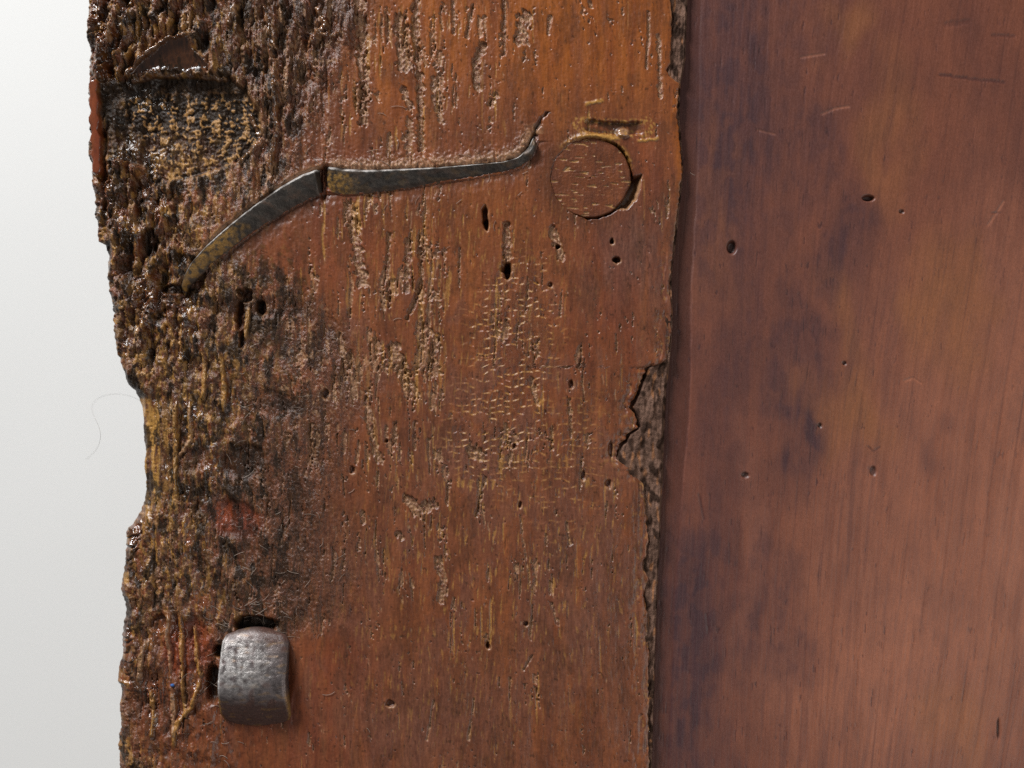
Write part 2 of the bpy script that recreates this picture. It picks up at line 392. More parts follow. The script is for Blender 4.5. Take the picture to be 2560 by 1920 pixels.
red *= .65 * S(-0.5, 0.6, fbm(GX / 30, Y / 170, 62, 3) + 0.2)
brown = np.maximum(brown, ER * S(-0.45, 0.55, fbm(X / 55, Y / 110, 63, 3) + 0.28))
brown = np.maximum(brown, 0.85 * EDGE * S(-0.5, 0.4, fbm(X / 22, Y / 60, 64, 3) + 0.15))
brown = np.maximum(brown, 0.85 * blob(X + 40 * wx, Y + 40 * wy, 680, 80, 190, 330, .7))
brown = np.maximum(brown, 0.60 * blob(X + 40 * wx, Y + 40 * wy, 680, 1330, 190, 190, .8))
brown = np.maximum(brown, 0.45 * blob(X + 40 * wx, Y + 30 * wy, 1000, 480, 220, 45, .9))
brown = np.maximum(brown, 0.45 * blob(X + 40 * wx, Y + 30 * wy, 1480, 300, 150, 60, .9))
brown = np.maximum(brown, 0.35 * blob(X + 60 * wx, Y + 60 * wy, 1330, 330, 160, 90, .9))
mt = nz(fbm(X / 75, Y / 150, 68, 4, .6)); mt2 = nz(fbm(GX / 22, Y / 50, 69, 3, .6))
brown = np.maximum(brown, .42 * S(-.2, 1.3, mt) + .14 * S(0, 1.5, mt2)); mauve = np.maximum(mauve, .5 * S(.3, 1.5, -mt) * S(500, 900, Y))
brown = np.maximum(brown, .5 * blob(X + 50 * wx, Y + 30 * wy, 900, 540, 230, 60, .9))
brown = np.clip(brown * (1 - .45 * ER * (tid > .62)), 0, 1); brown *= (0.75 + 0.25 * S(-.4, .4, gran2))
oz = .8 * np.maximum.reduce([0.8 * blob(X + 40 * wx, Y + 40 * wy, 420, 1000, 170, 400, .6), 0.5 * blob(X + 40 * wx, Y + 40 * wy, 520, 800, 200, 240, .7),
                        0.6 * blob(X, Y, 350, 1800, 70, 300, .6), 0.5 * blob(X, Y, 440, 560, 200, 120, .7), 0.55 * blob(X, Y, 380, 1430, 90, 160, .6)])
on = S(0.12, 0.42, 0.55 * gn(GX / 13, Y / 80, 71) + 0.45 * gran2 + 0.2 * gran)
ochre = np.maximum(ochre, oz * on)
bz = np.maximum.reduce([0.75 * blob(X + 40 * wx, Y + 40 * wy, 660, 740, 110, 150, .7), 0.55 * blob(X + 40 * wx, Y + 40 * wy, 540, 1150, 160, 240, .8),
                        0.6 * blob(X + 40 * wx, Y + 40 * wy, 590, 1300, 150, 160, .7), 0.45 * blob(X + 40 * wx, Y + 40 * wy, 600, 60, 90, 150, .8),
                        0.6 * blob(X + 30 * wx, Y + 30 * wy, 650, 1480, 120, 90, .7), 0.4 * blob(X, Y, 300, 1560, 60, 200, .7),
                        0.35 * blob(X, Y, 290, 700, 80, 300, .7)])
bn = S(-0.10, 0.30, 0.6 * gn(GX / 30, Y / 80, 73) + 0.45 * gran2)
black = np.maximum(black, bz * bn); black = np.maximum(black, .5 * spk)
orange = np.maximum(orange, .35 * ER * S(.55, .8, tid) * S(300, 600, X)); ochre = np.maximum(ochre, .22 * ER * (tid < .30) * S(-.3, .4, gran2) * S(900, 500, X))
mauve = np.maximum(mauve, 0.5 * blob(X, Y, 860, 960, 120, 140, .7) * S(-.2, .5, gran2))

mo1 = nz(fbm(GX / 30, Y / 70, 74, 4, .6)); mo2 = nz(fbm(GX / 15, Y / 46, 78, 3, .6)); mo3 = nz(fbm(X / 14, Y / 20, 79, 3, .6))
black = np.maximum(black, .85 * ER * S(.65, .95, mo1) * S(900, 650, X)); brown = np.maximum(brown, .95 * ER * S(-.35, .1, mo1))
ochre = np.maximum(ochre, .66 * ER * S(.95, 1.3, mo2) * S(720, 520, X)); pale = np.maximum(pale, .50 * ER * S(1.25, 1.5, mo3) * (1 - .6 * S(480, 640, X) * S(1000, 1080, Y)))
mauve = np.maximum(mauve, .55 * ER * S(.3, .9, -mo3) * S(520, 700, X)); 
LB = blob(X + 20 * wx, Y + 20 * wy, 450, 1730, 120, 210, .4); brown = np.maximum(brown * (1 - .3 * LB), .72 * LB); red = np.maximum(red, .35 * LB * S(-.3, .6, mo2))
for q_ in (ochre, black, pale): q_ *= 1 - .72 * LB
DZ = blob(X + 40 * wx, Y + 40 * wy, 710, 1340, 200, 230, .5); ochre *= 1 - .8 * DZ; pale *= 1 - .55 * DZ; brown = np.maximum(brown, .55 * DZ); mauve = np.maximum(mauve, .35 * DZ)
def put(a, sl, val): a[sl] = np.maximum(a[sl], val)

# --- fine yellow scratches on the worn lower half
sz = np.maximum.reduce([0.8 * blob(X, Y, 1280, 1330, 330, 330, .6), 0.6 * blob(X, Y, 1150, 700, 260, 300, .7), 0.5 * blob(X, Y, 1150, 1650, 330, 220, .7)])
sn = S(0.30, 0.50, 0.8 * gn((GX + 0.10 * Y) / 7.0, Y / 62, 81) + 0.4 * gn(GX / 4.2, Y / 24, 82))
ochre = np.maximum(ochre, 0.62 * sz * sn * S(-.5, .4, gran2 + .1)); H = H - 1.0 * sz * sn

# --- fine square checks in the middle of the board
CZ = np.maximum(blob(X + 30 * wx, Y + 40 * wy, 1290, 830, 110, 170, .45), 0.9 * blob(X + 30 * wx, Y + 40 * wy, 1250, 1080, 130, 150, .5))
CZ = np.maximum(CZ, 0.5 * blob(X + 30 * wx, Y + 40 * wy, 1390, 1150, 110, 170, .6))
cu = X / 18 + 0.4 * gn(X / 40, Y / 50, 83); ci = np.floor(cu).astype(int); fu = cu - ci
rng = np.random.RandomState(5); colo = rng.rand(512).astype(F)
cv = Y / 17 + .35 * colo[ci & 511] + 0.5 * gn(X / 35, Y / 45, 84); cj = np.floor(cv).astype(int); fv = cv - cj
hsh = rng.rand(512, 512).astype(F)[cj & 511, ci & 511]
cell = S(.05, .3, fu) * S(.95, .7, fu) * S(.02, .18, 1 - fv) * (0.25 + 0.75 * fv) * (hsh > 0.42) * (0.5 + hsh)
H = H - CZ * 3.0 * cell
lip = np.maximum(S(.72, .88, fv) * S(.02, .2, fu) * S(.99, .8, fu), .6 * S(.84, .95, fu) * S(.3, .8, fv)) * (hsh > 0.42)
ochre = np.maximum(ochre, CZ * 0.66 * lip * S(-.6, .5, gran2 + .2)); fineb = np.maximum(fineb, 0.5 * CZ)

# --- named gouges: points, width, depth
GOUGE = [([(898, -20), (902, 120), (912, 200), (908, 300)], 27, 8), ([(1040, -30), (1037, 90), (1046, 160), (1050, 240), (1052, 372)], 19, 8),
  ([(1000, 45), (1005, 100), (1012, 165)], 34, 6), ([(1258, -10), (1260, 60), (1261, 135)], 12, 8), ([(1312, 42), (1304, 100)], 38, 5),
  ([(1206, 112), (1190, 160), (1196, 222)], 20, 7), ([(966, 35), (970, 100)], 13, 5), ([(1375, 42), (1370, 84)], 9, 4), ([(1132, -10), (1135, 82)], 9, 5),
  ([(1182, 12), (1166, 92)], 9, 5), ([(1085, 200), (1095, 275)], 22, 4), ([(1240, 240), (1225, 262)], 18, 5), ([(1010, 225), (1025, 265)], 20, 5),
  ([(1475, 5), (1478, 18)], 10, 4), ([(1622, 30), (1618, 120), (1616, 170)], 7, 4), ([(1648, 90), (1650, 240)], 12, 4),
  ([(885, 555), (893, 625), (906, 705)], 30, 6), ([(972, 585), (968, 700), (974, 765)], 13, 6), ([(1020, 600), (1016, 725)], 17, 6),
  ([(1050, 622), (1056, 690), (1042, 740), (1018, 795)], 12, 7), ([(1150, 622), (1148, 692)], 8, 4), ([(1266, 560), (1270, 690)], 20, 8),
  ([(848, 840), (858, 900), (862, 935)], 19, 6), ([(915, 1000), (930, 1080), (946, 1150)], 21, 6), ([(985, 870), (1005, 930), (1030, 985)], 38, 4),
  ([(1062, 815), (1090, 850), (1075, 905)], 20, 6), ([(990, 1060), (985, 1110)], 16, 5), ([(1038, 1055), (1036, 1120)], 11, 5),
  ([(1380, 570), (1402, 640)], 22, 6), ([(1330, 950), (1345, 1010)], 14, 5), ([(1425, 1000), (1428, 1090)], 10, 5), ([(1418, 1310), (1425, 1360)], 9, 4),
  ([(1020, 1250), (1045, 1280), (1080, 1260)], 30, 6), ([(1095, 1400), (1110, 1450), (1102, 1500)], 22, 5), ([(1120, 1210), (1118, 1260)], 10, 5),
  ([(1212, 1195), (1205, 1235), (1190, 1290)], 9, 5), ([(1300, 1290), (1325, 1460)], 6, 3), ([(1330, 1640), (1310, 1675)], 7, 4),
  ([(1085, 1755), (1068, 1850)], 6, 3), ([(1185, 1750), (1172, 1850)], 7, 3), ([(1380, 1510), (1395, 1560)], 9, 4), ([(905, 1285), (910, 1300)], 20, 5),
  ([(995, 1338), (1004, 1345)], 16, 5), ([(1180, 1128), (1200, 1140)], 34, 5), ([(700, 20), (712, 120), (706, 260)], 18, 9),
  ([(600, 10), (606, 90), (600, 150)], 15, 9), ([(660, 60), (668, 180)], 13, 8), ([(760, 110), (750, 200)], 20, 8), ([(800, 40), (790, 160)], 14, 7)]
for n_, (pts, w, dep) in enumerate(GOUGE):
    a = np.array(pts); sl = win(X, Y, a[:, 0].min() - w, a[:, 0].max() + w, a[:, 1].min() - w, a[:, 1].max() + w)
    xs, yy = X[sl], Y[sl]; d, t = segdist(xs + 3 * v2[sl], yy, pts)
    ww = w * 0.5 * (0.9 + 0.55 * gn(xs / 9, yy / 15, 300 + n_) + 0.3 * gn(yy / 30, xs / 30, 360 + n_))
    m = S(ww + 1.5, ww - 1.5, d)
    H[sl] -= m * (dep + 2.6 * gran[sl]); put(pale, sl, m * np.clip(0.45 + 0.65 * gran[sl] + .2 * gran2[sl], 0, .85)); put(brown, sl, .35 * m)
    orange[sl] *= 1 - 0.55 * m
    put(fineb, sl, m)

# --- knot hollow and the torn flap above it
KN = [(248, 190), (300, 196), (380, 176), (470, 178), (560, 190), (606, 226), (640, 285), (645, 340), (606, 405), (500, 440), (372, 455), (358, 420), (256, 398)]
sl = win(X, Y, 215, 700, 130, 520); xs, yy = X[sl], Y[sl]
sd = polysd(xs + 16 * wx[sl] + 3 * gran2[sl], yy + 14 * wy[sl] + 3 * gran[sl], KN)
m = S(6, -8, sd); deep = S(0, -60, sd) * S(420, 230, yy)
lump = .8 * gn((xs + 14 * wx[sl]) / 22, (yy + 14 * wy[sl]) / 30, 401) + .5 * gn(xs / 30, yy / 11, 403) + 0.5 * gn(xs / 9, yy / 10, 402) + .3 * gran[sl]
H[sl] = H[sl] * (1 - .7 * m) + m * (-16 - 12 * deep + 3.6 * lump + 1.2 * gran[sl])
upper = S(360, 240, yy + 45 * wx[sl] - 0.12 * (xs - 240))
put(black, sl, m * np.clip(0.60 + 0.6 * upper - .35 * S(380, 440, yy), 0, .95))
fl = m * S(0.20, 0.32, lump + .25 * gran[sl]) * (.7 + .3 * S(-.4, .4, gran[sl])) * S(330, 400, xs + 60 * upper) * S(205, 265, yy)
put(ochre, sl, 0.62 * fl); put(pale, sl, .55 * fl); black[sl] *= 1 - 0.95 * fl; put(brown, sl, 0.8 * m); gloss[sl] *= 1 - .45 * m
rim = np.exp(-((sd - 4) / 5) ** 2) * S(300, 420, xs); put(pale, sl, 0.35 * rim)
FL = [(312, 186), (345, 150), (380, 122), (420, 96), (466, 84), (486, 128), (528, 166), (468, 178), (400, 172), (345, 186)]
sl = win(X, Y, 270, 560, 60, 215); xs, yy = X[sl], Y[sl]
sd = polysd(xs + 3 * gran2[sl], yy + 3 * gran2[sl], FL)
m = S(6, -5, sd); H[sl] = H[sl] * (1 - m) + m * (8 + 1.0 * gran2[sl] - 0.16 * (yy - 90)) + 3 * np.exp(-(sd / 6) ** 2)
put(brown, sl, 0.95 * m); red[sl] *= 1 - m; put(black, sl, .35 * m); put(gloss, sl, m); pale[sl] *= 1 - m; ochre[sl] *= 1 - m; fineb[sl] = fineb[sl] * (1 - .7 * m)
up = S(40, 4, sd) * (1 - m) * S(190, 120, yy); put(pale, sl, 0.5 * up * (0.7 + .5 * gran[sl])); H[sl] -= up * 6
for pts, hh in (([(312, 188), (345, 152), (380, 124), (420, 98), (466, 86)], 11), ([(330, 200), (390, 186), (470, 186), (560, 196)], 9), ([(790, 20), (815, 60), (788, 86), (768, 110)], 9), ([(800, 88), (850, 82)], 7), ([(690, 150), (688, 230), (690, 330), (672, 420)], 9),
        ([(575, 60), (590, 20)], 8), ([(660, 20), (668, 60), (690, 120)], 9), ([(625, 290), (650, 350), (600, 400)], 7), ([(250, 165), (272, 148)], 9)):
    a = np.array(pts); s2 = win(X, Y, a[:, 0].min() - 30, a[:, 0].max() + 30, a[:, 1].min() - 20, a[:, 1].max() + 20)
    d, t = segdist(X[s2] + 2 * gran2[s2], Y[s2] + 2 * gran2[s2], pts); m = S(9, 2, d); H[s2] += hh * m; put(gloss, s2, m); fineb[s2] *= 1 - .8 * m; black[s2] *= 1 - .6 * m; put(pale, s2, .4 * m * S(-.3, .4, gran[s2]))
# the smooth reddish outer edge beside the knot
sl = win(X, Y, 200, 320, 170, 450); xs, yy = X[sl], Y[sl]
d, t = segdist(xs, yy, [(236, 205), (238, 260), (240, 330), (243, 372), (246, 425)])
m = S(14, 7, d + 4 * gn(yy / 24, xs / 60, 411) + 1.5 * gran2[sl]) * S(2, 5, dl[sl]); H[sl] = H[sl] * (1 - m) + m * (-14 + 10 * np.sqrt(np.clip(1 - (d / 18) ** 2, 0, 1)))
for q in (black, ochre, pale, brown): q[sl] *= 1 - m
put(red, sl, 0.75 * m * (.7 + .4 * gn(xs / 14, yy / 60, 416))); put(brown, sl, .25 * m + .5 * m * S(-.2, .4, gn(xs / 14, yy / 50, 417))); put(gloss, sl, 0.9 * m); fineb[sl] *= 1 - .8 * m
for (x0, y0, rx, ry) in ((268, 105, 38, 75), (262, 190, 26, 22), (330, 1330, 22, 60), (318, 1620, 16, 70), (370, 730, 40, 60), (300, 560, 20, 40), (330, 70, 40, 40)):
    put(gloss, np.s_[:, :], blob(X, Y, x0, y0, rx, ry, .6))
for (x0, y0, rx, ry, k_) in ((262, 110, 38, 60, 1.), (258, 180, 22, 24, .9), (330, 1325, 22, 50, .8), (322, 1385, 18, 30, .8), (316, 1640, 14, 70, .7), (362, 735, 44, 50, .7), (272, 480, 26, 40, .7), (250, 20, 30, 40, .7), (312, 15, 26, 30, .7), (430, 760, 40, 50, .5)):
    s2 = win(X, Y, x0 - 2 * rx, x0 + 2 * rx, y0 - 2 * ry, y0 + 2 * ry); m = k_ * blob(X[s2], Y[s2], x0, y0, rx, ry, .5)
    saw = (X[s2] * .55 + Y[s2] * .8 + 16 * gn(X[s2] / 24, Y[s2] / 24, 418)) / 19; fr = saw - np.floor(saw)
    H[s2] += m * (11 * (fr - .5) * S(1, .85, fr) + 4 * gran2[s2]); gloss[s2] = np.maximum(gloss[s2], m)
    for q in (ochre, pale, black): q[s2] *= 1 - .6 * m
    fineb[s2] *= 1 - .85 * m; put(brown, s2, .7 * m)
ge = EDGE * S(-.1, .4, gn(X / 50, Y / 70, 415)); gloss = np.maximum(gloss, 0.85 * ge); fineb *= 1 - .6 * ge

# --- waist at the left edge: long pale fibres
wz = blob(X, Y, 350, 1140, 75, 160, .4)
H = H * (1 - 0.55 * wz) + wz * (-12 - 20 * np.exp(-dl / 25) + 2.6 * gn(X / 6, Y / 120, 421) + 2 * gn(X / 14, Y / 200, 422))
ochre = np.maximum(ochre * (1 - .4 * wz), wz * 0.85 * S(-0.12, 0.25, gn(X / 12, Y / 140, 423) + .3 * gran)); brown = np.maximum(brown, wz * .8)

# --- torn fibrous hollows on the left
def crater(cx, cy, rx, ry, dep, b=0.6, tone='black', seed=0, hard=.25):
    sl = win(X, Y, cx - rx * 1.5, cx + rx * 1.5, cy - ry * 1.5, cy + ry * 1.5)
    m = blob(X[sl] + .35 * rx * wx[sl] + .1 * rx * gran2[sl], Y[sl] + .35 * ry * wy[sl], cx, cy, rx, ry, hard)
    H[sl] -= m * dep; put({'black': black, 'brown': brown, 'red': red}[tone], sl, b * m)
    for q in (pale, ochre): q[sl] *= 1 - .75 * m
crater(306, 655, 26, 38, 16, .6, 'brown'); crater(355, 470, 28, 40, 12, .7, 'brown'); crater(372, 610, 20, 36, 10, .75)
crater(275, 540, 10, 30, 10, .6); crater(425, 722, 28, 12, 18, .8); crater(590, 1300, 62, 50, 7, .75, 'red'); crater(600, 1150, 55, 40, 8, .7)
crater(470, 1150, 60, 30, 5, .6, 'brown'); crater(640, 770, 110, 26, 4, .4); crater(470, 1620, 60, 70, 5, .75, 'red'); crater(380, 1760, 70, 80, 7, .85, 'brown')
crater(300, 1530, 26, 34, 10, .75); crater(530, 1715, 18, 44, 22, .8); crater(640, 1565, 52, 22, 30, .95); crater(545, 1630, 14, 16, 22, .9)
crater(395, 1560, 24, 20, 12, .7, 'brown'); crater(690, 1010, 60, 36, 4, .5, 'brown')
# upright shell-like splinters at the lower left
for n_, pts in enumerate(([(420, 1535), (418, 1610), (424, 1690)], [(448, 1530), (452, 1640), (456, 1740), (462, 1800)], [(372, 1725), (380, 1800), (376, 1850)],
        [(430, 1730), (432, 1790), (428, 1850)], [(482, 1560), (490, 1650), (500, 1700)], [(500, 1690), (478, 1770), (440, 1810), (430, 1880)], [(366, 1600), (352, 1640), (340, 1720)],
        [(505, 870), (510, 960), (505, 1010)], [(548, 880), (560, 960), (556, 1040)], [(470, 1000), (474, 1100), (440, 1150)], [(440, 1000), (436, 1080), (438, 1290)],
        [(620, 760), (616, 830), (604, 880)], [(470, 20), (472, 70), (478, 90)], [(350, 30), (330, 110), (312, 150)], [(430, 40), (415, 80)], [(280, 10), (272, 110)])):
    a = np.array(pts); sl = win(X, Y, a[:, 0].min() - 30, a[:, 0].max() + 30, a[:, 1].min() - 20, a[:, 1].max() + 20)
    d, t = segdist(X[sl] + 4 * v2[sl] + 2 * gran[sl], Y[sl], pts)
    m = S(7, 2, d) * S(0, .12, t) * S(1, .85, t); H[sl] += 9 * m
    put(ochre if n_ % 3 else pale, sl, 0.6 * m); black[sl] *= 1 - .7 * m

# --- bed of the bent iron and the wood crushed above it
TOP_R = [(815, 416), (860, 422), (907, 425), (960, 424), (1011, 422), (1098, 418), (1185, 411), (1257, 405), (1295, 394), (1322, 368), (1336, 336)]
BOT_R = [(818, 478), (850, 486), (890, 486), (939, 481), (1011, 472), (1098, 458), (1185, 446), (1260, 434), (1305, 420), (1334, 388), (1346, 352)]
TOP_L = [(797, 422), (752, 438), (702, 467), (650, 503), (600, 541), (550, 583), (512, 618), (480, 655), (462, 690), (454, 728)]
BOT_L = [(806, 500), (772, 517), (726, 541), (668, 575), (612, 615), (560, 655), (522, 684), (492, 708), (472, 724), (460, 742)]
BOT_L = [(b_[0] - .16 * (b_[0] - a_[0]), b_[1] - .20 * (b_[1] - a_[1])) for a_, b_ in zip(TOP_L, BOT_L)]
sl = win(X, Y, 760, 1400, 280, 560); xs, yy = X[sl], Y[sl]
d, t = segdist(xs, yy, TOP_R)
above = np.interp(xs.ravel(), [p[0] for p in TOP_R], [p[1] for p in TOP_R]).reshape(xs.shape) > yy
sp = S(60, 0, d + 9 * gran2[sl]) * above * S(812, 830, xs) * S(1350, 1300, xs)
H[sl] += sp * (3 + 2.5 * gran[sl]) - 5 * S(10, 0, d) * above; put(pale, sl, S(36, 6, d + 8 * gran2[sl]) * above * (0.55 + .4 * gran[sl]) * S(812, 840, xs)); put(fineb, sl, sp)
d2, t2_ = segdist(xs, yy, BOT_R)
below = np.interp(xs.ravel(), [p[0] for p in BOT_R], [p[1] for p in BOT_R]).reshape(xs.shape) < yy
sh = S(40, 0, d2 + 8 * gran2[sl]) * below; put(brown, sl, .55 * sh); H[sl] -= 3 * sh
inside = (~above) & (~below) & (xs > 808) & (xs < 1345); H[sl] = np.where(inside, np.minimum(H[sl], 1) - 14 * S(4, 22, d2 + 5 * gran2[sl]), H[sl])
d, t = segdist(xs, yy, [(1318, 385), (1336, 330), (1352, 300), (1375, 272)])
m = S(7, 1, d + 4 * gran2[sl]); H[sl] -= 7 * m; put(black, sl, .7 * m)
sl = win(X, Y, 430, 830, 400, 770); xs, yy = X[sl], Y[sl]
d, t = segdist(xs, yy, TOP_L); tx = [p[0] for p in TOP_L][::-1]; ty = [p[1] for p in TOP_L][::-1]
above = np.interp(xs.ravel(), tx, ty).reshape(xs.shape) > yy
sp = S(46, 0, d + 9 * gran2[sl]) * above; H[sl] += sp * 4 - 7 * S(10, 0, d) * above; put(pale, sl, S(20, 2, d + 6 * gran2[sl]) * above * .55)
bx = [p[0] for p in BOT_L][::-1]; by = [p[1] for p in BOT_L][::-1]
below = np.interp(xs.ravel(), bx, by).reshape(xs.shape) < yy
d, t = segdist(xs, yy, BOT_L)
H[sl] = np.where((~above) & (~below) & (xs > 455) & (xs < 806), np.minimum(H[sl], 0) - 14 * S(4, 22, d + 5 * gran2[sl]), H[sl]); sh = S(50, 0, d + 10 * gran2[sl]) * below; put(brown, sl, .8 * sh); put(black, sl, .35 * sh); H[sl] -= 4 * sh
crater(808, 462, 8, 44, 9, .5, 'brown')
# bed of the nail
sl = win(X, Y, 540, 745, 1570, 1825); bm_ = blob(X[sl], Y[sl], 641, 1692, 88, 118, .12); H[sl] = H[sl] * (1 - bm_) + bm_ * np.minimum(H[sl], -8)

# --- round plug hole, with the wedge-shaped gap at its lower right
PC = (1476, 444); PR = 104
WEDGE = [(1562, 446), (1606, 434), (1601, 470), (1590, 500), (1570, 524), (1540, 524), (1528, 508), (1555, 480)]
sl = win(X, Y, 1330, 1640, 280, 620); xs, yy = X[sl], Y[sl]
dp = np.hypot(xs - PC[0], (yy - PC[1]) * 1.02) - PR
ang = np.arctan2(yy - PC[1], xs - PC[0])
gap = -7 + 2.2 * gran2[sl] + 9.5 * S(-1.5, -.8, ang) * S(.7, .1, ang) + 8.5 * S(.3, .7, ang) * S(2.3, 1.5, ang)
sdw = polysd(xs + 2 * gran2[sl], yy + 2 * gran[sl], WEDGE)
lift = np.exp(-(np.clip(dp, 0, 99) / 30) ** 2)
H[sl] += 3.0 * lift * S(-2.4, -1.6, ang) * S(-.3, -1.0, ang)
crust = np.exp(-((dp - 3) / 6) ** 2) * (S(-2.5, -2.0, ang) * S(-.1, -.5, ang)); put(ochre, sl, .75 * crust * S(-.6, .3, gran[sl])); H[sl] += 3 * crust
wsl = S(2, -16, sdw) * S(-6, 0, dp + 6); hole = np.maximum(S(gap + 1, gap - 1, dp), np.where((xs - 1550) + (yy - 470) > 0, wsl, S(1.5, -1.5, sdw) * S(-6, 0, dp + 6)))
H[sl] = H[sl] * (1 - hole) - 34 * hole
wl = S(16, 2, np.abs(sdw)) * S(.2, .5, ang) * (xs > 1540); lowr = S(0, 24, (xs - 1566) + .9 * (yy - 470)); put(black, sl, .6 * S(2, -2, sdw) * (1 - .9 * lowr)); put(pale, sl, .75 * lowr * S(2, -2, sdw)); put(gloss, sl, lowr * S(2, -2, sdw))  # gap: shade painted dark at upper left, lit lower-right wall painted pale

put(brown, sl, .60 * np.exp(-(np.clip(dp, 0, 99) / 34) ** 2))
for pts, w in (([(1455, 312), (1500, 318), (1560, 322), (1615, 318)], 30), ([(1440, 345), (1500, 340), (1556, 348)], 10), ([(1590, 352), (1650, 346)], 8), ([(1460, 262), (1512, 250)], 9)):
    a = np.array(pts); s2 = win(X, Y, a[:, 0].min() - 30, a[:, 0].max() + 30, a[:, 1].min() - 30, a[:, 1].max() + 30)
    d, t = segdist(X[s2], Y[s2] + 4 * gran2[s2], pts); m = S(w * .5 + 3, w * .5 - 3, d) * S(0, .15, t) * S(1, .85, t)
    if w > 20: H[s2] -= 7 * m; put(black, s2, .7 * m * S(-.3, .4, gran2[s2] + .3)); put(ochre, s2, .6 * S(12, 5, np.abs(d - 15)) * S(-.2, .4, gran[s2]))
    else: H[s2] += 2 * m; put(ochre, s2, .85 * m)
s2 = win(X, Y, 1530, 1580, 310, 350); m = blob(X[s2], Y[s2], 1558, 331, 16, 11, .4); H[s2] += 9 * m; put(gloss, s2, m); put(pale, s2, .7 * m); black[s2] *= 1 - m

# --- worm holes and slots
for (cx, cy, rx, ry) in ((1213, 543, 7, 26), (1216, 562, 6, 14), (1268, 670, 13, 12), (1268, 682, 8, 16), (1542, 650, 8, 8), (1394, 616, 6, 6), (1530, 603, 5, 8), (1376, 712, 5, 5),
      (612, 738, 16, 17), (598, 790, 10, 42), (604, 850, 8, 24), (652, 770, 15, 16), (1521, 1210, 8, 10), (1527, 1125, 5, 20), (1315, 1560, 5, 6), (1458, 1190, 5, 12), (1614, 1412, 6, 16),
      (1220, 1615, 6, 8), (975, 1760, 10, 8), (1300, 1262, 4, 8), (1640, 1440, 4, 9), (1428, 960, 6, 10), (1286, 1115, 5, 6), (813, 985, 9, 12), (880, 1175, 7, 9), (966, 1102, 4, 4)):
    sl = win(X, Y, cx - 2 * rx, cx + 2 * rx, cy - 2 * ry, cy + 2 * ry)
    m = blob(X[sl] + .35 * rx * gran2[sl], Y[sl] + .3 * rx * gran2[sl] * v2[sl] + 2 * gran[sl], cx, cy, rx, ry, .3)
    big = cy < 870 and cx != 1376; H[sl] -= (20 + 6 * gran2[sl] if big else 9) * m
    for q in (pale, ochre): q[sl] *= 1 - m
    put(black, sl, (.55 if big else .25) * m)
    rl = blob(X[sl], Y[sl], cx + 2, cy + 3, rx * 1.35, ry * 1.25, .2) * (1 - m); put(pale, sl, .4 * rl)  # light catching the lower-right rim, painted pale
# worn rim along the seam
rs = S(46, 10, dr + 10 * gran2) * S(560, 760, Y) * S(-.15, .35, gn(X / 14, Y / 60, 431)); H -= 3.5 * rs; put(mauve, np.s_[:, :], .6 * rs); put(ochre, np.s_[:, :], .35 * rs * S(0, .5, gran))
ol = S(5, 1.5, dr); pale = np.maximum(pale, 0.35 * ol * S(-.2, .4, gn(X / 9, Y / 70, 432)))

X = (X - 0.33 * rimdrop).astype(F)
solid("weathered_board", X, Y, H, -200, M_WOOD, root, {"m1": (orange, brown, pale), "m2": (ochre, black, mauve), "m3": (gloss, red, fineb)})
board = bpy.data.objects["weathered_board"]
board["label"] = "weathered varnished board with eroded left edge, knot hollow and worm holes"

# ================================================================ round plug in the board
nr, na = 60, 260
rr = np.concatenate([np.linspace(0.02, .93, nr - 8), np.linspace(.945, 1, 8)]); aa = np.linspace(0, 2 * np.pi, na, endpoint=False)
R2, A2 = np.meshgrid(rr, aa, indexing='ij')
edge = (PR - 1.5) * (1 + .008 * gn(A2 * 4, A2 * 0 + .5, 441) - .030 * S(.1, .4, A2) * S(1.1, .7, A2))
Xp = PC[0] + R2 * edge * np.cos(A2); Yp = PC[1] + R2 * edge * np.sin(A2) / 1.02
fl = S(.38, .52, .8 * gn(Xp / 22, Yp / 5.5, 442) + .45 * gn(Xp / 50, Yp / 14, 443))
Hp = 0.5 + 1.2 * gn(Xp / 60, Yp / 40, 444) + .5 * gn(Xp / 7, Yp / 5, 445) - 2.0 * fl - 9 * S(.955, 1.0, R2) ** 2 + (444 - Yp) * .012
zero = np.zeros_like(Xp)
mk = {"m1": (.10 + zero, .50 + .25 * gn(Xp / 24, Yp / 60, 446), .62 * fl), "m2": (.5 * fl, .28 * S(.9, 1, R2), .22 * S(-.2, .4, gn(Xp / 40, Yp / 30, 447))), "m3": (.4 + zero, .12 + zero, .35 + zero)}
Np = Xp.size; co = np.stack([(Xp - 1280) * PX, -Hp * PX, (960 - Yp) * PX], -1).reshape(-1, 3)
g = np.arange(Np, dtype=np.int32).reshape(nr, na); g2 = np.roll(g, -1, axis=1)
q = np.stack([g[:-1], g[1:], g2[1:], g2[:-1]], -1).reshape(-1, 4)
rb = co[-na:].copy(); rb[:, 1] = 0.0035; bi = np.arange(Np, Np + na, dtype=np.int32); b2 = np.roll(bi, -1)
q = np.concatenate([q, np.stack([g[-1], bi, b2, g2[-1]], -1)])
at = {k: np.stack([np.clip(v, 0, 1) for v in t] + [np.ones_like(Xp)], -1).reshape(-1, 4) for k, t in mk.items()}
at = {k: np.concatenate([v, v[-na:]]) for k, v in at.items()}
plug = mesh_obj("wooden_plug", np.concatenate([co, rb]), q[:, ::-1], M_WOOD, board, at, True, [list(g[0]), list(bi[::-1])])
plug["label"] = "round end-grain plug set flush into the weathered board"

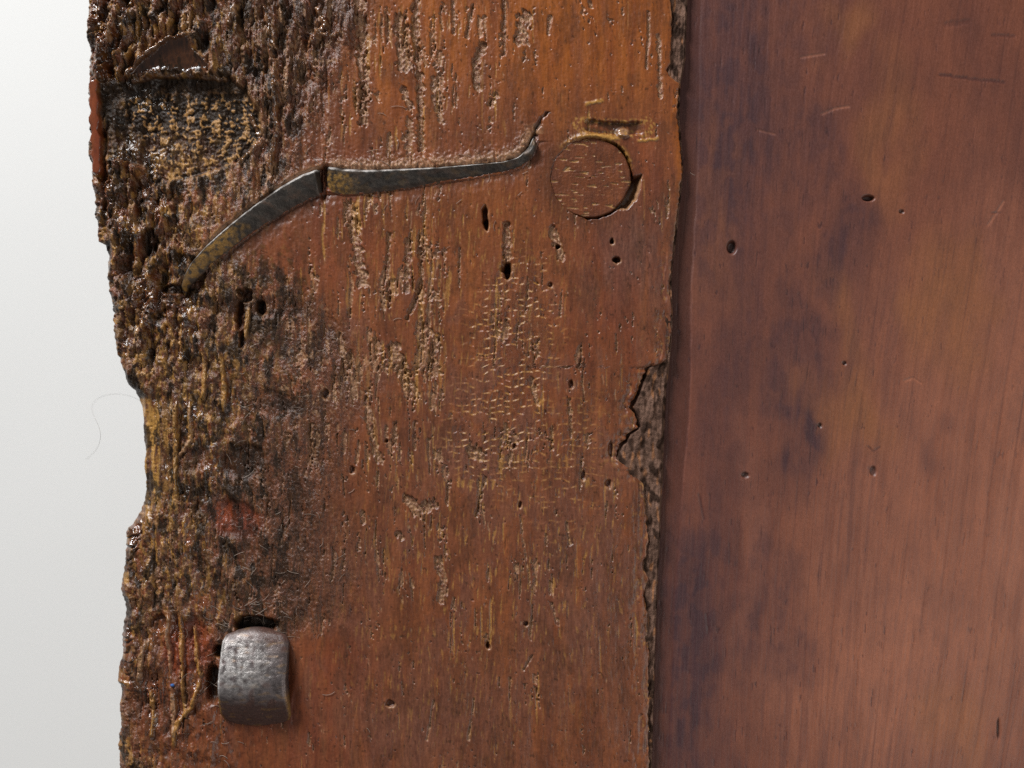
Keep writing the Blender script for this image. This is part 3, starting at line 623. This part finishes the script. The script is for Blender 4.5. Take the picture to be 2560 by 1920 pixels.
# ================================================================ smooth board on the right
DP = 2.4
ysp = rows(DP); xS = itp(ysp, XS) - 2
up_ = np.concatenate([np.arange(0, 950, DP), np.arange(955, 1830, 15)]); up_ = up_ / up_[-1]
Xq = (xS[:, None] + (3510 - xS)[:, None] * up_[None, :]).astype(F); Yq = np.broadcast_to(ysp[:, None], Xq.shape).astype(F)
kk = np.interp(Xq, [1650, 1800, 1950, 2100, 2250, 2400, 2860], [.035, .045, .06, .10, .14, .15, .13])
gq = Xq + kk * (Yq - 960) + 10 * gn(Xq / 350, Yq / 700, 501)
# annual ring lines: positions with uneven spacing
pos = []; x = 1600; rg = np.random.RandomState(17)
while x < 3000:
    pos.append(x); x += rg.uniform(26, 60) if x > 2080 else rg.uniform(14, 46)
tab = np.arange(1500, 3100, 0.5); prof = np.zeros_like(tab); soft = np.zeros_like(tab)
for p in pos:
    w = rg.uniform(1.5, 2.6); a = rg.uniform(.25, 1.0) ** 1.3
    prof = np.maximum(prof, a * np.exp(-((tab - p) / w) ** 2))
    soft = np.maximum(soft, a * np.where(tab < p, np.exp((tab - p) / 13), np.exp(-(tab - p) / 4)))
lines = np.interp(gq, tab, prof); softl = np.interp(gq, tab, soft)
brk = S(-.35, .5, gn(gq / 24, Yq / 260, 511) + .3 * gn(gq / 9, Yq / 50, 512))
wq1 = fbm(Xq / 170, Yq / 300, 513, 3); wq2 = fbm(Xq / 170 + 9, Yq / 300, 514, 3)
strk = fbm(gq / 26, Yq / 330, 515, 3); fstr = gn(gq / 6, Yq / 70, 516); pore = S(0, .4, nz(gn(gq / 4.5, Yq / 34, 517) + .5 * gn(gq / 30, Yq / 90, 518)) - 2.0)
Hq = -25 + 1.5 * fbm(Xq / 500, Yq / 800, 519, 2) + .35 * fstr - .5 * lines * brk - .12 * softl - .8 * pore
def zone(cx, cy, rx, ry, a, soft=.8): return a * blob(Xq + 70 * wq1, Yq + 90 * wq2, cx, cy, rx, ry, soft)
purple = np.maximum.reduce([.62 * S(2150, 1850, Xq + 60 * wq1 + .12 * Yq) * S(1100, 500, Yq + 100 * wq2), zone(1840, 230, 170, 480, .85), zone(1990, 60, 60, 220, .5), zone(2110, 620, 70, 170, .75), zone(1830, 900, 110, 330, .55), zone(2000, 900, 70, 260, .65),
    zone(2010, 1080, 40, 90, .9), zone(1720, 1640, 110, 400, .95), zone(1900, 1480, 60, 220, .6), zone(1990, 1560, 40, 160, .55), zone(2350, 1160, 30, 60, .4), zone(2040, 330, 60, 200, .6)])
purple *= .62 + .38 * S(-.55, .35, strk + .15); purple = purple * (.7 + .3 * S(-.8, .8, nz(fbm(Xq / 40, Yq / 70, 522, 3))))
purple = np.clip(1.2 * purple, 0, 1); purple = np.maximum(purple, .35 * S(.15, .6, strk) * S(2500, 2000, Xq))
light = np.maximum.reduce([zone(2400, 1300, 330, 560, .55), zone(2300, 1700, 330, 330, .8), zone(2520, 900, 150, 420, .5), zone(2600, 1400, 200, 500, .8), zone(1880, 1400, 40, 250, .45)])  # sheen towards the right and lower right painted as lighter zones
light *= .55 + .45 * S(-.5, .4, strk + .3); light = np.clip(light * 1.15, 0, 1)
oc = np.maximum.reduce([zone(2110, 1060, 80, 110, .6), zone(2380, 760, 70, 160, .55), zone(2120, 30, 60, 60, .5), zone(2120, 800, 40, 120, .45), zone(2210, 330, 60, 160, .4), zone(2400, 1800, 80, 120, .4), zone(1780, 520, 60, 200, .3)])
dark = np.clip(.16 * lines * brk * S(1700, 2150, Xq) + .16 * lines * brk + .09 * softl * S(2000, 2250, Xq) + .75 * pore * S(.1, .5, purple + .3), 0, 1)
tone = np.zeros_like(Xq); blk = np.zeros_like(Xq)
# lower, darker red-brown strip beside the seam
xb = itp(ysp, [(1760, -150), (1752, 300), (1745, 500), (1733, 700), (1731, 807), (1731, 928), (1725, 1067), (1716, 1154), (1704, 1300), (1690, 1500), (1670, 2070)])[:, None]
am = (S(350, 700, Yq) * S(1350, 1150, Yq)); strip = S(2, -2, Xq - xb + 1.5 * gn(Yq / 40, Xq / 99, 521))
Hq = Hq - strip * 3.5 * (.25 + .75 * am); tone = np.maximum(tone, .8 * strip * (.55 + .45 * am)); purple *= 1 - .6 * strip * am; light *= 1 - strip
# holes, scratches, marks
for (cx, cy, rx, ry) in ((1834, 616, 11, 15), (2178, 492, 14, 7), (2262, 526, 6, 5), (1868, 1190, 9, 7), (2118, 908, 5, 5), (2056, 1065, 5, 6), (2190, 1180, 8, 12), (2506, 1830, 4, 26)):
    sl = win(Xq, Yq, cx - 3 * rx, cx + 3 * rx, cy - 3 * ry, cy + 3 * ry); m = blob(Xq[sl], Yq[sl], cx, cy, rx, ry, .3)
    Hq[sl] -= m * (14 if ry > 6 and cx < 2200 and cy < 700 else 5); put(blk, sl, .6 * m)
for (pts, w, a) in (([(2360, 182), (2400, 187), (2450, 193), (2520, 200)], 9, .8), ([(2492, 82), (2545, 84)], 10, .55), ([(2375, 55), (2430, 48)], 16, .35), ([(2178, 1118), (2190, 1130), (2206, 1120)], 6, .7),
                    ([(2490, 530), (2512, 528)], 5, .6), ([(1752, 1240), (1764, 1300)], 7, .8), ([(1770, 1540), (1776, 1590)], 6, .8), ([(2004, 730), (2012, 770)], 7, .6)):
    aq = np.array(pts); sl = win(Xq, Yq, aq[:, 0].min() - 20, aq[:, 0].max() + 20, aq[:, 1].min() - 20, aq[:, 1].max() + 20)
    d, t = segdist(Xq[sl], Yq[sl] + 3 * fstr[sl], pts); m = S(w * .7, w * .2, d) * (.7 + .3 * fstr[sl]); put(dark, sl, a * m); Hq[sl] -= 1.6 * m
for pts in ([(2060, 280), (2095, 266), (2128, 261)], [(2008, 137), (2066, 128)], [(2270, 952), (2290, 945), (2310, 958)], [(2480, 560), (2520, 500)], [(1900, 320), (1940, 330)]):
    aq = np.array(pts); sl = win(Xq, Yq, aq[:, 0].min() - 20, aq[:, 0].max() + 20, aq[:, 1].min() - 20, aq[:, 1].max() + 20)
    d, t = segdist(Xq[sl], Yq[sl], pts); m = S(4.5, 1.5, d); put(light, sl, .8 * m); Hq[sl] -= 1.2 * m
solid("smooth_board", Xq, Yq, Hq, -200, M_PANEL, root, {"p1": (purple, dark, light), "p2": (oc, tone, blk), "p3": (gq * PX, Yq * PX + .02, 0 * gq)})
bpy.data.objects["smooth_board"]["label"] = "smoother red-brown board with fine slanting grain right of the seam"

# ================================================================ crumbling filler in the seam
yf = rows(2.5); a0 = itp(yf, XR) - 14; a1 = itp(yf, XS) + 2
nf = 64; uf = np.linspace(0, 1, nf)
Xf = a0[:, None] + (a1 - a0)[:, None] * uf[None, :]; Yf = np.broadcast_to(yf[:, None], Xf.shape).astype(float)
gf = .5 * gn(Xf / 7, Yf / 11, 601) + .8 * gn(Xf / 14, Yf / 34, 602) + .5 * gn(Xf / 9, Yf / 60, 606)
Hf = -8 + 4.2 * gf + 5 * gn(Xf / 40, Yf / 70, 603) - 10 * S(.9, 1.0, uf[None, :]) - 16 * S(14, 4, (Xf - itp(Yf, XR))) * S(900, 950, Yf) * S(1160, 1090, Yf)
f1 = (.5 * S(.35, .6, gn(Xf / 11, Yf / 40, 604)), .95 * S(.0, .4, gn(Xf / 20, Yf / 30, 605) + .3 * gf), np.zeros_like(Xf))
solid("seam_filler", Xf, Yf, Hf, -60, M_FILL, root, {"f1": f1})
bpy.data.objects["seam_filler"]["label"] = "crumbly grey-brown filler showing in the seam between the two boards"

# ================================================================ iron
def resample(pts, n):
    a = np.array(pts, float); s = np.r_[0, np.cumsum(np.hypot(*np.diff(a, axis=0).T))]; t = np.linspace(0, s[-1], n)
    x, y = np.interp(t, s, a[:, 0]), np.interp(t, s, a[:, 1])
    for _ in range(6):
        x[1:-1] = (x[:-2] + 2 * x[1:-1] + x[2:]) / 4; y[1:-1] = (y[:-2] + 2 * y[1:-1] + y[2:]) / 4
    return x, y
def iron_bar(name, top, bot, hfun, label, rustfun, seed):
    n, mv = 170, 44
    tx, ty = resample(top, n); bx, by = resample(bot, n); t = np.linspace(0, 1, n)[:, None]; v = np.linspace(0, 1, mv)[None, :]
    Xi = tx[:, None] * (1 - v) + bx[:, None] * v; Yi = ty[:, None] * (1 - v) + by[:, None] * v
    Hi = hfun(t, v) + 1.1 * gn(Xi / 22, Yi / 22, seed) + .5 * gn(Xi / 8, Yi / 8, seed + 1)
    endf = S(0, .02, t) * S(1, .97, t); Hi = Hi * endf - 12 * (1 - endf)
    rust_shading, oc_ = rustfun(t + 0 * v, v + 0 * t, Xi, Yi)
    hilite = .8 * S(.17, .05, v + .05 * gn(Xi / 12, Yi / 12, seed + 3)) * S(-.25, .4, gn(Xi / 30, Yi / 30, seed + 4) + .22)  # bright line of light along the top edge, painted pale
    r3 = np.stack([np.clip(rust_shading * (1 - hilite), 0, 1), np.clip(oc_ * (1 - hilite), 0, 1), hilite, 1 + 0 * Xi], -1)
    co = np.stack([(Xi - 1280) * PX, -Hi * PX, (960 - Yi) * PX], -1).reshape(-1, 3); N = len(co)
    bk = co.copy(); bk[:, 1] = 0.0026
    gg = np.arange(N, dtype=np.int32).reshape(n, mv); gb = gg + N
    qs = [np.stack([gg[:-1, :-1], gg[1:, :-1], gg[1:, 1:], gg[:-1, 1:]], -1).reshape(-1, 4), np.stack([gb[:-1, :-1], gb[:-1, 1:], gb[1:, 1:], gb[1:, :-1]], -1).reshape(-1, 4)]
    per = np.concatenate([gg[0, :-1], gg[:-1, -1], gg[-1, :0:-1], gg[:0:-1, 0]]); p2 = np.roll(per, -1)
    qs.append(np.stack([per, p2, p2 + N, per + N], -1))
    o = mesh_obj(name, np.concatenate([co, bk]), np.concatenate(qs), M_IRON, root, {"rust_shading": np.concatenate([r3.reshape(-1, 4)] * 2)})
    bpy_fix_normals(o); o["label"] = label; return o
def bpy_fix_normals(o):
    import bmesh
    b = bmesh.new(); b.from_mesh(o.data); bmesh.ops.recalc_face_normals(b, faces=b.faces[:]); b.to_mesh(o.data); b.free()
def h_right(t, v):
    crown = 15 - 4 * t
    fall = crown * S(0, .11, v) - 17 * v - 2 * S(.75, 1, v)
    hook = -2 + 15 * np.sin(np.clip(v, 0, 1) * 2.6)
    k = S(.86, .95, t); return fall * (1 - k) + hook * k + 3 * S(0, .05, v)
def r_right(t, v, x, y):
    a = .75 * S(.16, .06, t + .05 * gn(x / 14, y / 14, 611)) * S(-.45, .25, gn(x / 9, y / 9, 618) + .1) * S(.1, .3, v); return .30 * S(.1, .5, gn(x / 26, y / 20, 612)) + .35 * S(.7, 1, v), np.maximum(a, .12 * S(.2, .5, gn(x / 30, y / 20, 613)))
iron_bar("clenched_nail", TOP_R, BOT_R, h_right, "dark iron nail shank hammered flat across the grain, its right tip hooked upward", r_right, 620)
def h_left(t, v):
    return (20 - 4 * t) * S(0, .12, v) - 19 * v * v - 3 * v
def r_left(t, v, x, y):
    a = .9 * S(.45, .62, t + .10 * gn(x / 18, y / 18, 614)) * S(-.45, .25, gn(x / 11, y / 11, 617) + .15) * S(.08, .25, v) * S(1.0, .80, v + .15 * gn(x / 12, y / 12, 615)); return .25 * S(.1, .5, gn(x / 26, y / 20, 616)) + .3 * S(.75, 1, v), a
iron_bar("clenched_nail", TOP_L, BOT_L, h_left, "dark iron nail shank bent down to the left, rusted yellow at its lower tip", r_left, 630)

# the broad convex nail, bent over and driven back into the board
n, mv = 110, 80
t = np.linspace(0, 1, n)[:, None]; v = np.linspace(0, 1, mv)[None, :]
yc = 1578 + 238 * t
xa = np.interp(t, [0, .03, .1, .5, .85, .93, .97, 1], [590, 566, 558, 553, 555, 562, 580, 610]); xb2 = np.interp(t, [0, .04, .12, .5, .88, .94, .98, 1], [690, 715, 724, 720, 728, 722, 700, 670])
Xn = xa + (xb2 - xa) * v; Yn = yc - 8 * np.sin(np.pi * v) * S(.3, 0, t) + 3 * np.sin(np.pi * v) * S(.7, 1, t)
prof_n = np.interp(t, [0, .03, .10, .22, .36, .5, .62, .74, .86, .95, 1], [-10, 4, 15, 26, 37, 44, 45, 36, 18, 2, -9])
for _ in range(5): prof_n[1:-1] = (prof_n[:-2] + 2 * prof_n[1:-1] + prof_n[2:]) / 4
for _ in range(40): prof_n[8:-1] = np.r_[prof_n[8:9], (prof_n[8:-3] + 2 * prof_n[9:-2] + prof_n[10:-1]) / 4, prof_n[-2:-1]]
ed = np.minimum(v * (xb2 - xa), (1 - v) * (xb2 - xa))
Hn = prof_n - 5 * np.exp(-(ed / 5) ** 2) + 3.0 * np.sin(np.pi * v) + 1.0 * gn(Xn / 34, Yn / 34, 641) + .28 * gn(Xn / 14, Yn / 9, 642) + .15 * gn(Xn / 6, Yn / 5, 643) - .7 * S(.35, .6, gn(Xn / 16, Yn / 9, 644))
rs_ = .7 * S(.62, .8, t + .06 * gn(Xn / 20, Yn / 12, 649)) + .85 * S(.16, .03, t + .05 * gn(Xn / 22, Yn / 14, 645)) + .55 * S(.15, .5, gn(Xn / 26, Yn / 26, 646)) + .5 * S(.55, .75, v + 0 * t) * S(.4, .1, t) + .3 * S(.55, .75, t)  # rust patches, plus shade painted into the lower part
oc2 = .25 * S(.3, .6, gn(Xn / 30, Yn / 10, 647)) + .6 * S(6, 1, ed) * S(.55, .7, t)
co = np.stack([(Xn - 1280) * PX, -Hn * PX, (960 - Yn) * PX], -1).reshape(-1, 3); N = len(co)
bk = co.copy(); bk[:, 1] = 0.0022
gg = np.arange(N, dtype=np.int32).reshape(n, mv); gb = gg + N
per = np.concatenate([gg[0, :-1], gg[:-1, -1], gg[-1, :0:-1], gg[:0:-1, 0]]); p2 = np.roll(per, -1)
qs = np.concatenate([np.stack([gg[:-1, :-1], gg[1:, :-1], gg[1:, 1:], gg[:-1, 1:]], -1).reshape(-1, 4), np.stack([gb[:-1, :-1], gb[:-1, 1:], gb[1:, 1:], gb[1:, :-1]], -1).reshape(-1, 4),
                     np.stack([per, p2, p2 + N, per + N], -1)])
hilite_n = np.clip(.55 * blob(Xn, Yn, 600, 1655, 70, 60, .6) * S(-.5, .5, gn(Xn / 14, Yn / 14, 648) + .2) + .9 * S(7, 2, ed) * (v < .5) * S(.7, .5, t) * S(.05, .1, t), 0, 1)  # highlights painted on the upper-left bulge and left edge
r3 = np.stack([np.clip(rs_ * (1 - hilite_n) + 0 * Xn, 0, 1), np.clip(oc2 * (1 - hilite_n) + 0 * Xn, 0, 1), hilite_n + 0 * Xn, 1 + 0 * Xn], -1).reshape(-1, 4)
nail = mesh_obj("clenched_nail", np.concatenate([co, bk]), qs, M_NAIL, root, {"rust_shading": np.concatenate([r3, r3])}); bpy_fix_normals(nail)
nail["label"] = "broad convex iron nail end, grey and worn, bent over at lower left"

# ================================================================ lint, speck and hair
def tubes(name, curves, rad, mat, parent):
    V, Q = [], []; base = 0
    for c in curves:
        c = np.array(c, float); k = len(c)
        tg = np.gradient(c, axis=0); tg /= np.linalg.norm(tg, axis=1)[:, None] + 1e-12
        a = np.cross(tg, [0, 1, 0]); a /= np.linalg.norm(a, axis=1)[:, None] + 1e-12; b = np.cross(tg, a)
        rr_ = rad * np.r_[.4, np.ones(k - 2), .4][:, None]
        ring = [c + rr_ * (a * math.cos(w) + b * math.sin(w)) for w in (0, 2.1, 4.2)]
        V.append(np.stack(ring, 1).reshape(-1, 3)); i = base + np.arange(k * 3, dtype=np.int32).reshape(k, 3); j = np.roll(i, -1, 1)
        Q.append(np.stack([i[:-1], j[:-1], j[1:], i[1:]], -1).reshape(-1, 4)); base += k * 3
    return mesh_obj(name, np.concatenate(V), np.concatenate(Q), mat, parent)
def hgt(x, y):
    j = np.clip(np.searchsorted(ys, y), 0, ny - 1); i = np.clip(np.round((x - xl[j]) / (xr[j] - xl[j]) * (nxp - 1)).astype(int), 0, nxp - 1); return H[j, i]
rl = np.random.RandomState(23); lint = []
for k in range(150):
    z = rl.randint(5)
    cx, cy, sx, sy = ((720, 1380, 110, 120), (640, 1560, 90, 40), (540, 1770, 40, 90), (760, 1020, 140, 150), (1000, 430, 250, 60))[z]
    x0, y0 = rl.normal(cx, sx), rl.normal(cy, sy); L = rl.uniform(14, 46); th = rl.uniform(-.9, .9) + (math.pi if rl.rand() < .5 else 0); cur = rl.uniform(-1.6, 1.6)
    tt = np.linspace(0, 1, 9); th_ = th + cur * tt; x = x0 + np.cumsum(np.cos(th_)) * L / 9; y = y0 + np.cumsum(np.sin(th_)) * L / 9
    h = hgt(x, y); h = np.maximum.accumulate(np.convolve(np.r_[h[0], h, h[-1]], [.3, .4, .3], 'valid')) * .3 + h * .7 + 1.6
    lint.append(np.stack([(x - 1280) * PX, -h * PX, (960 - y) * PX], -1))
lo = tubes("lint", lint, 0.000055, M_LINT, root); lo["kind"] = "stuff"
import bmesh
bmb = bmesh.new(); bmesh.ops.create_icosphere(bmb, subdivisions=2, radius=0.00055)
for v_ in bmb.verts: v_.co.z *= .75
bme = bpy.data.meshes.new("blue_speck"); bmb.to_mesh(bme); bmb.free(); bme.materials.append(M_BEAD)
bo = bpy.data.objects.new("blue_speck", bme); sc.collection.objects.link(bo); bo.parent = root
bo.location = ((430 - 1280) * PX, -(float(hgt(np.array([430.]), np.array([1714.]))[0]) + 2) * PX, (960 - 1714) * PX); bo["label"] = "tiny blue speck on the rotten lower left edge"
hp = np.array([(354, 1004, -70), (322, 985, -170), (262, 982, -330), (222, 1010, -330), (236, 1044, -150), (248, 1066, -50), (253, 1088, -20), (249, 1110, -60), (238, 1130, -210), (214, 1150, -420)], float)
ti = np.linspace(0, len(hp) - 1, 46); hc = np.stack([np.interp(ti, np.arange(len(hp)), hp[:, j]) for j in range(3)], -1)
for _ in range(10): hc[1:-1] = (hc[:-2] + 2 * hc[1:-1] + hc[2:]) / 4
hz = 1 - hc[:, 2] / 3200
hair = tubes("hair", [np.stack([(hc[:, 0] - 1280) * PX * hz, -hc[:, 2] * PX, (960 - hc[:, 1]) * PX * hz], -1)], 0.000034, M_HAIR, None)
hair["label"] = "thin curved hair curling out from the rotten left edge of the woodwork"; hair["category"] = "hair"
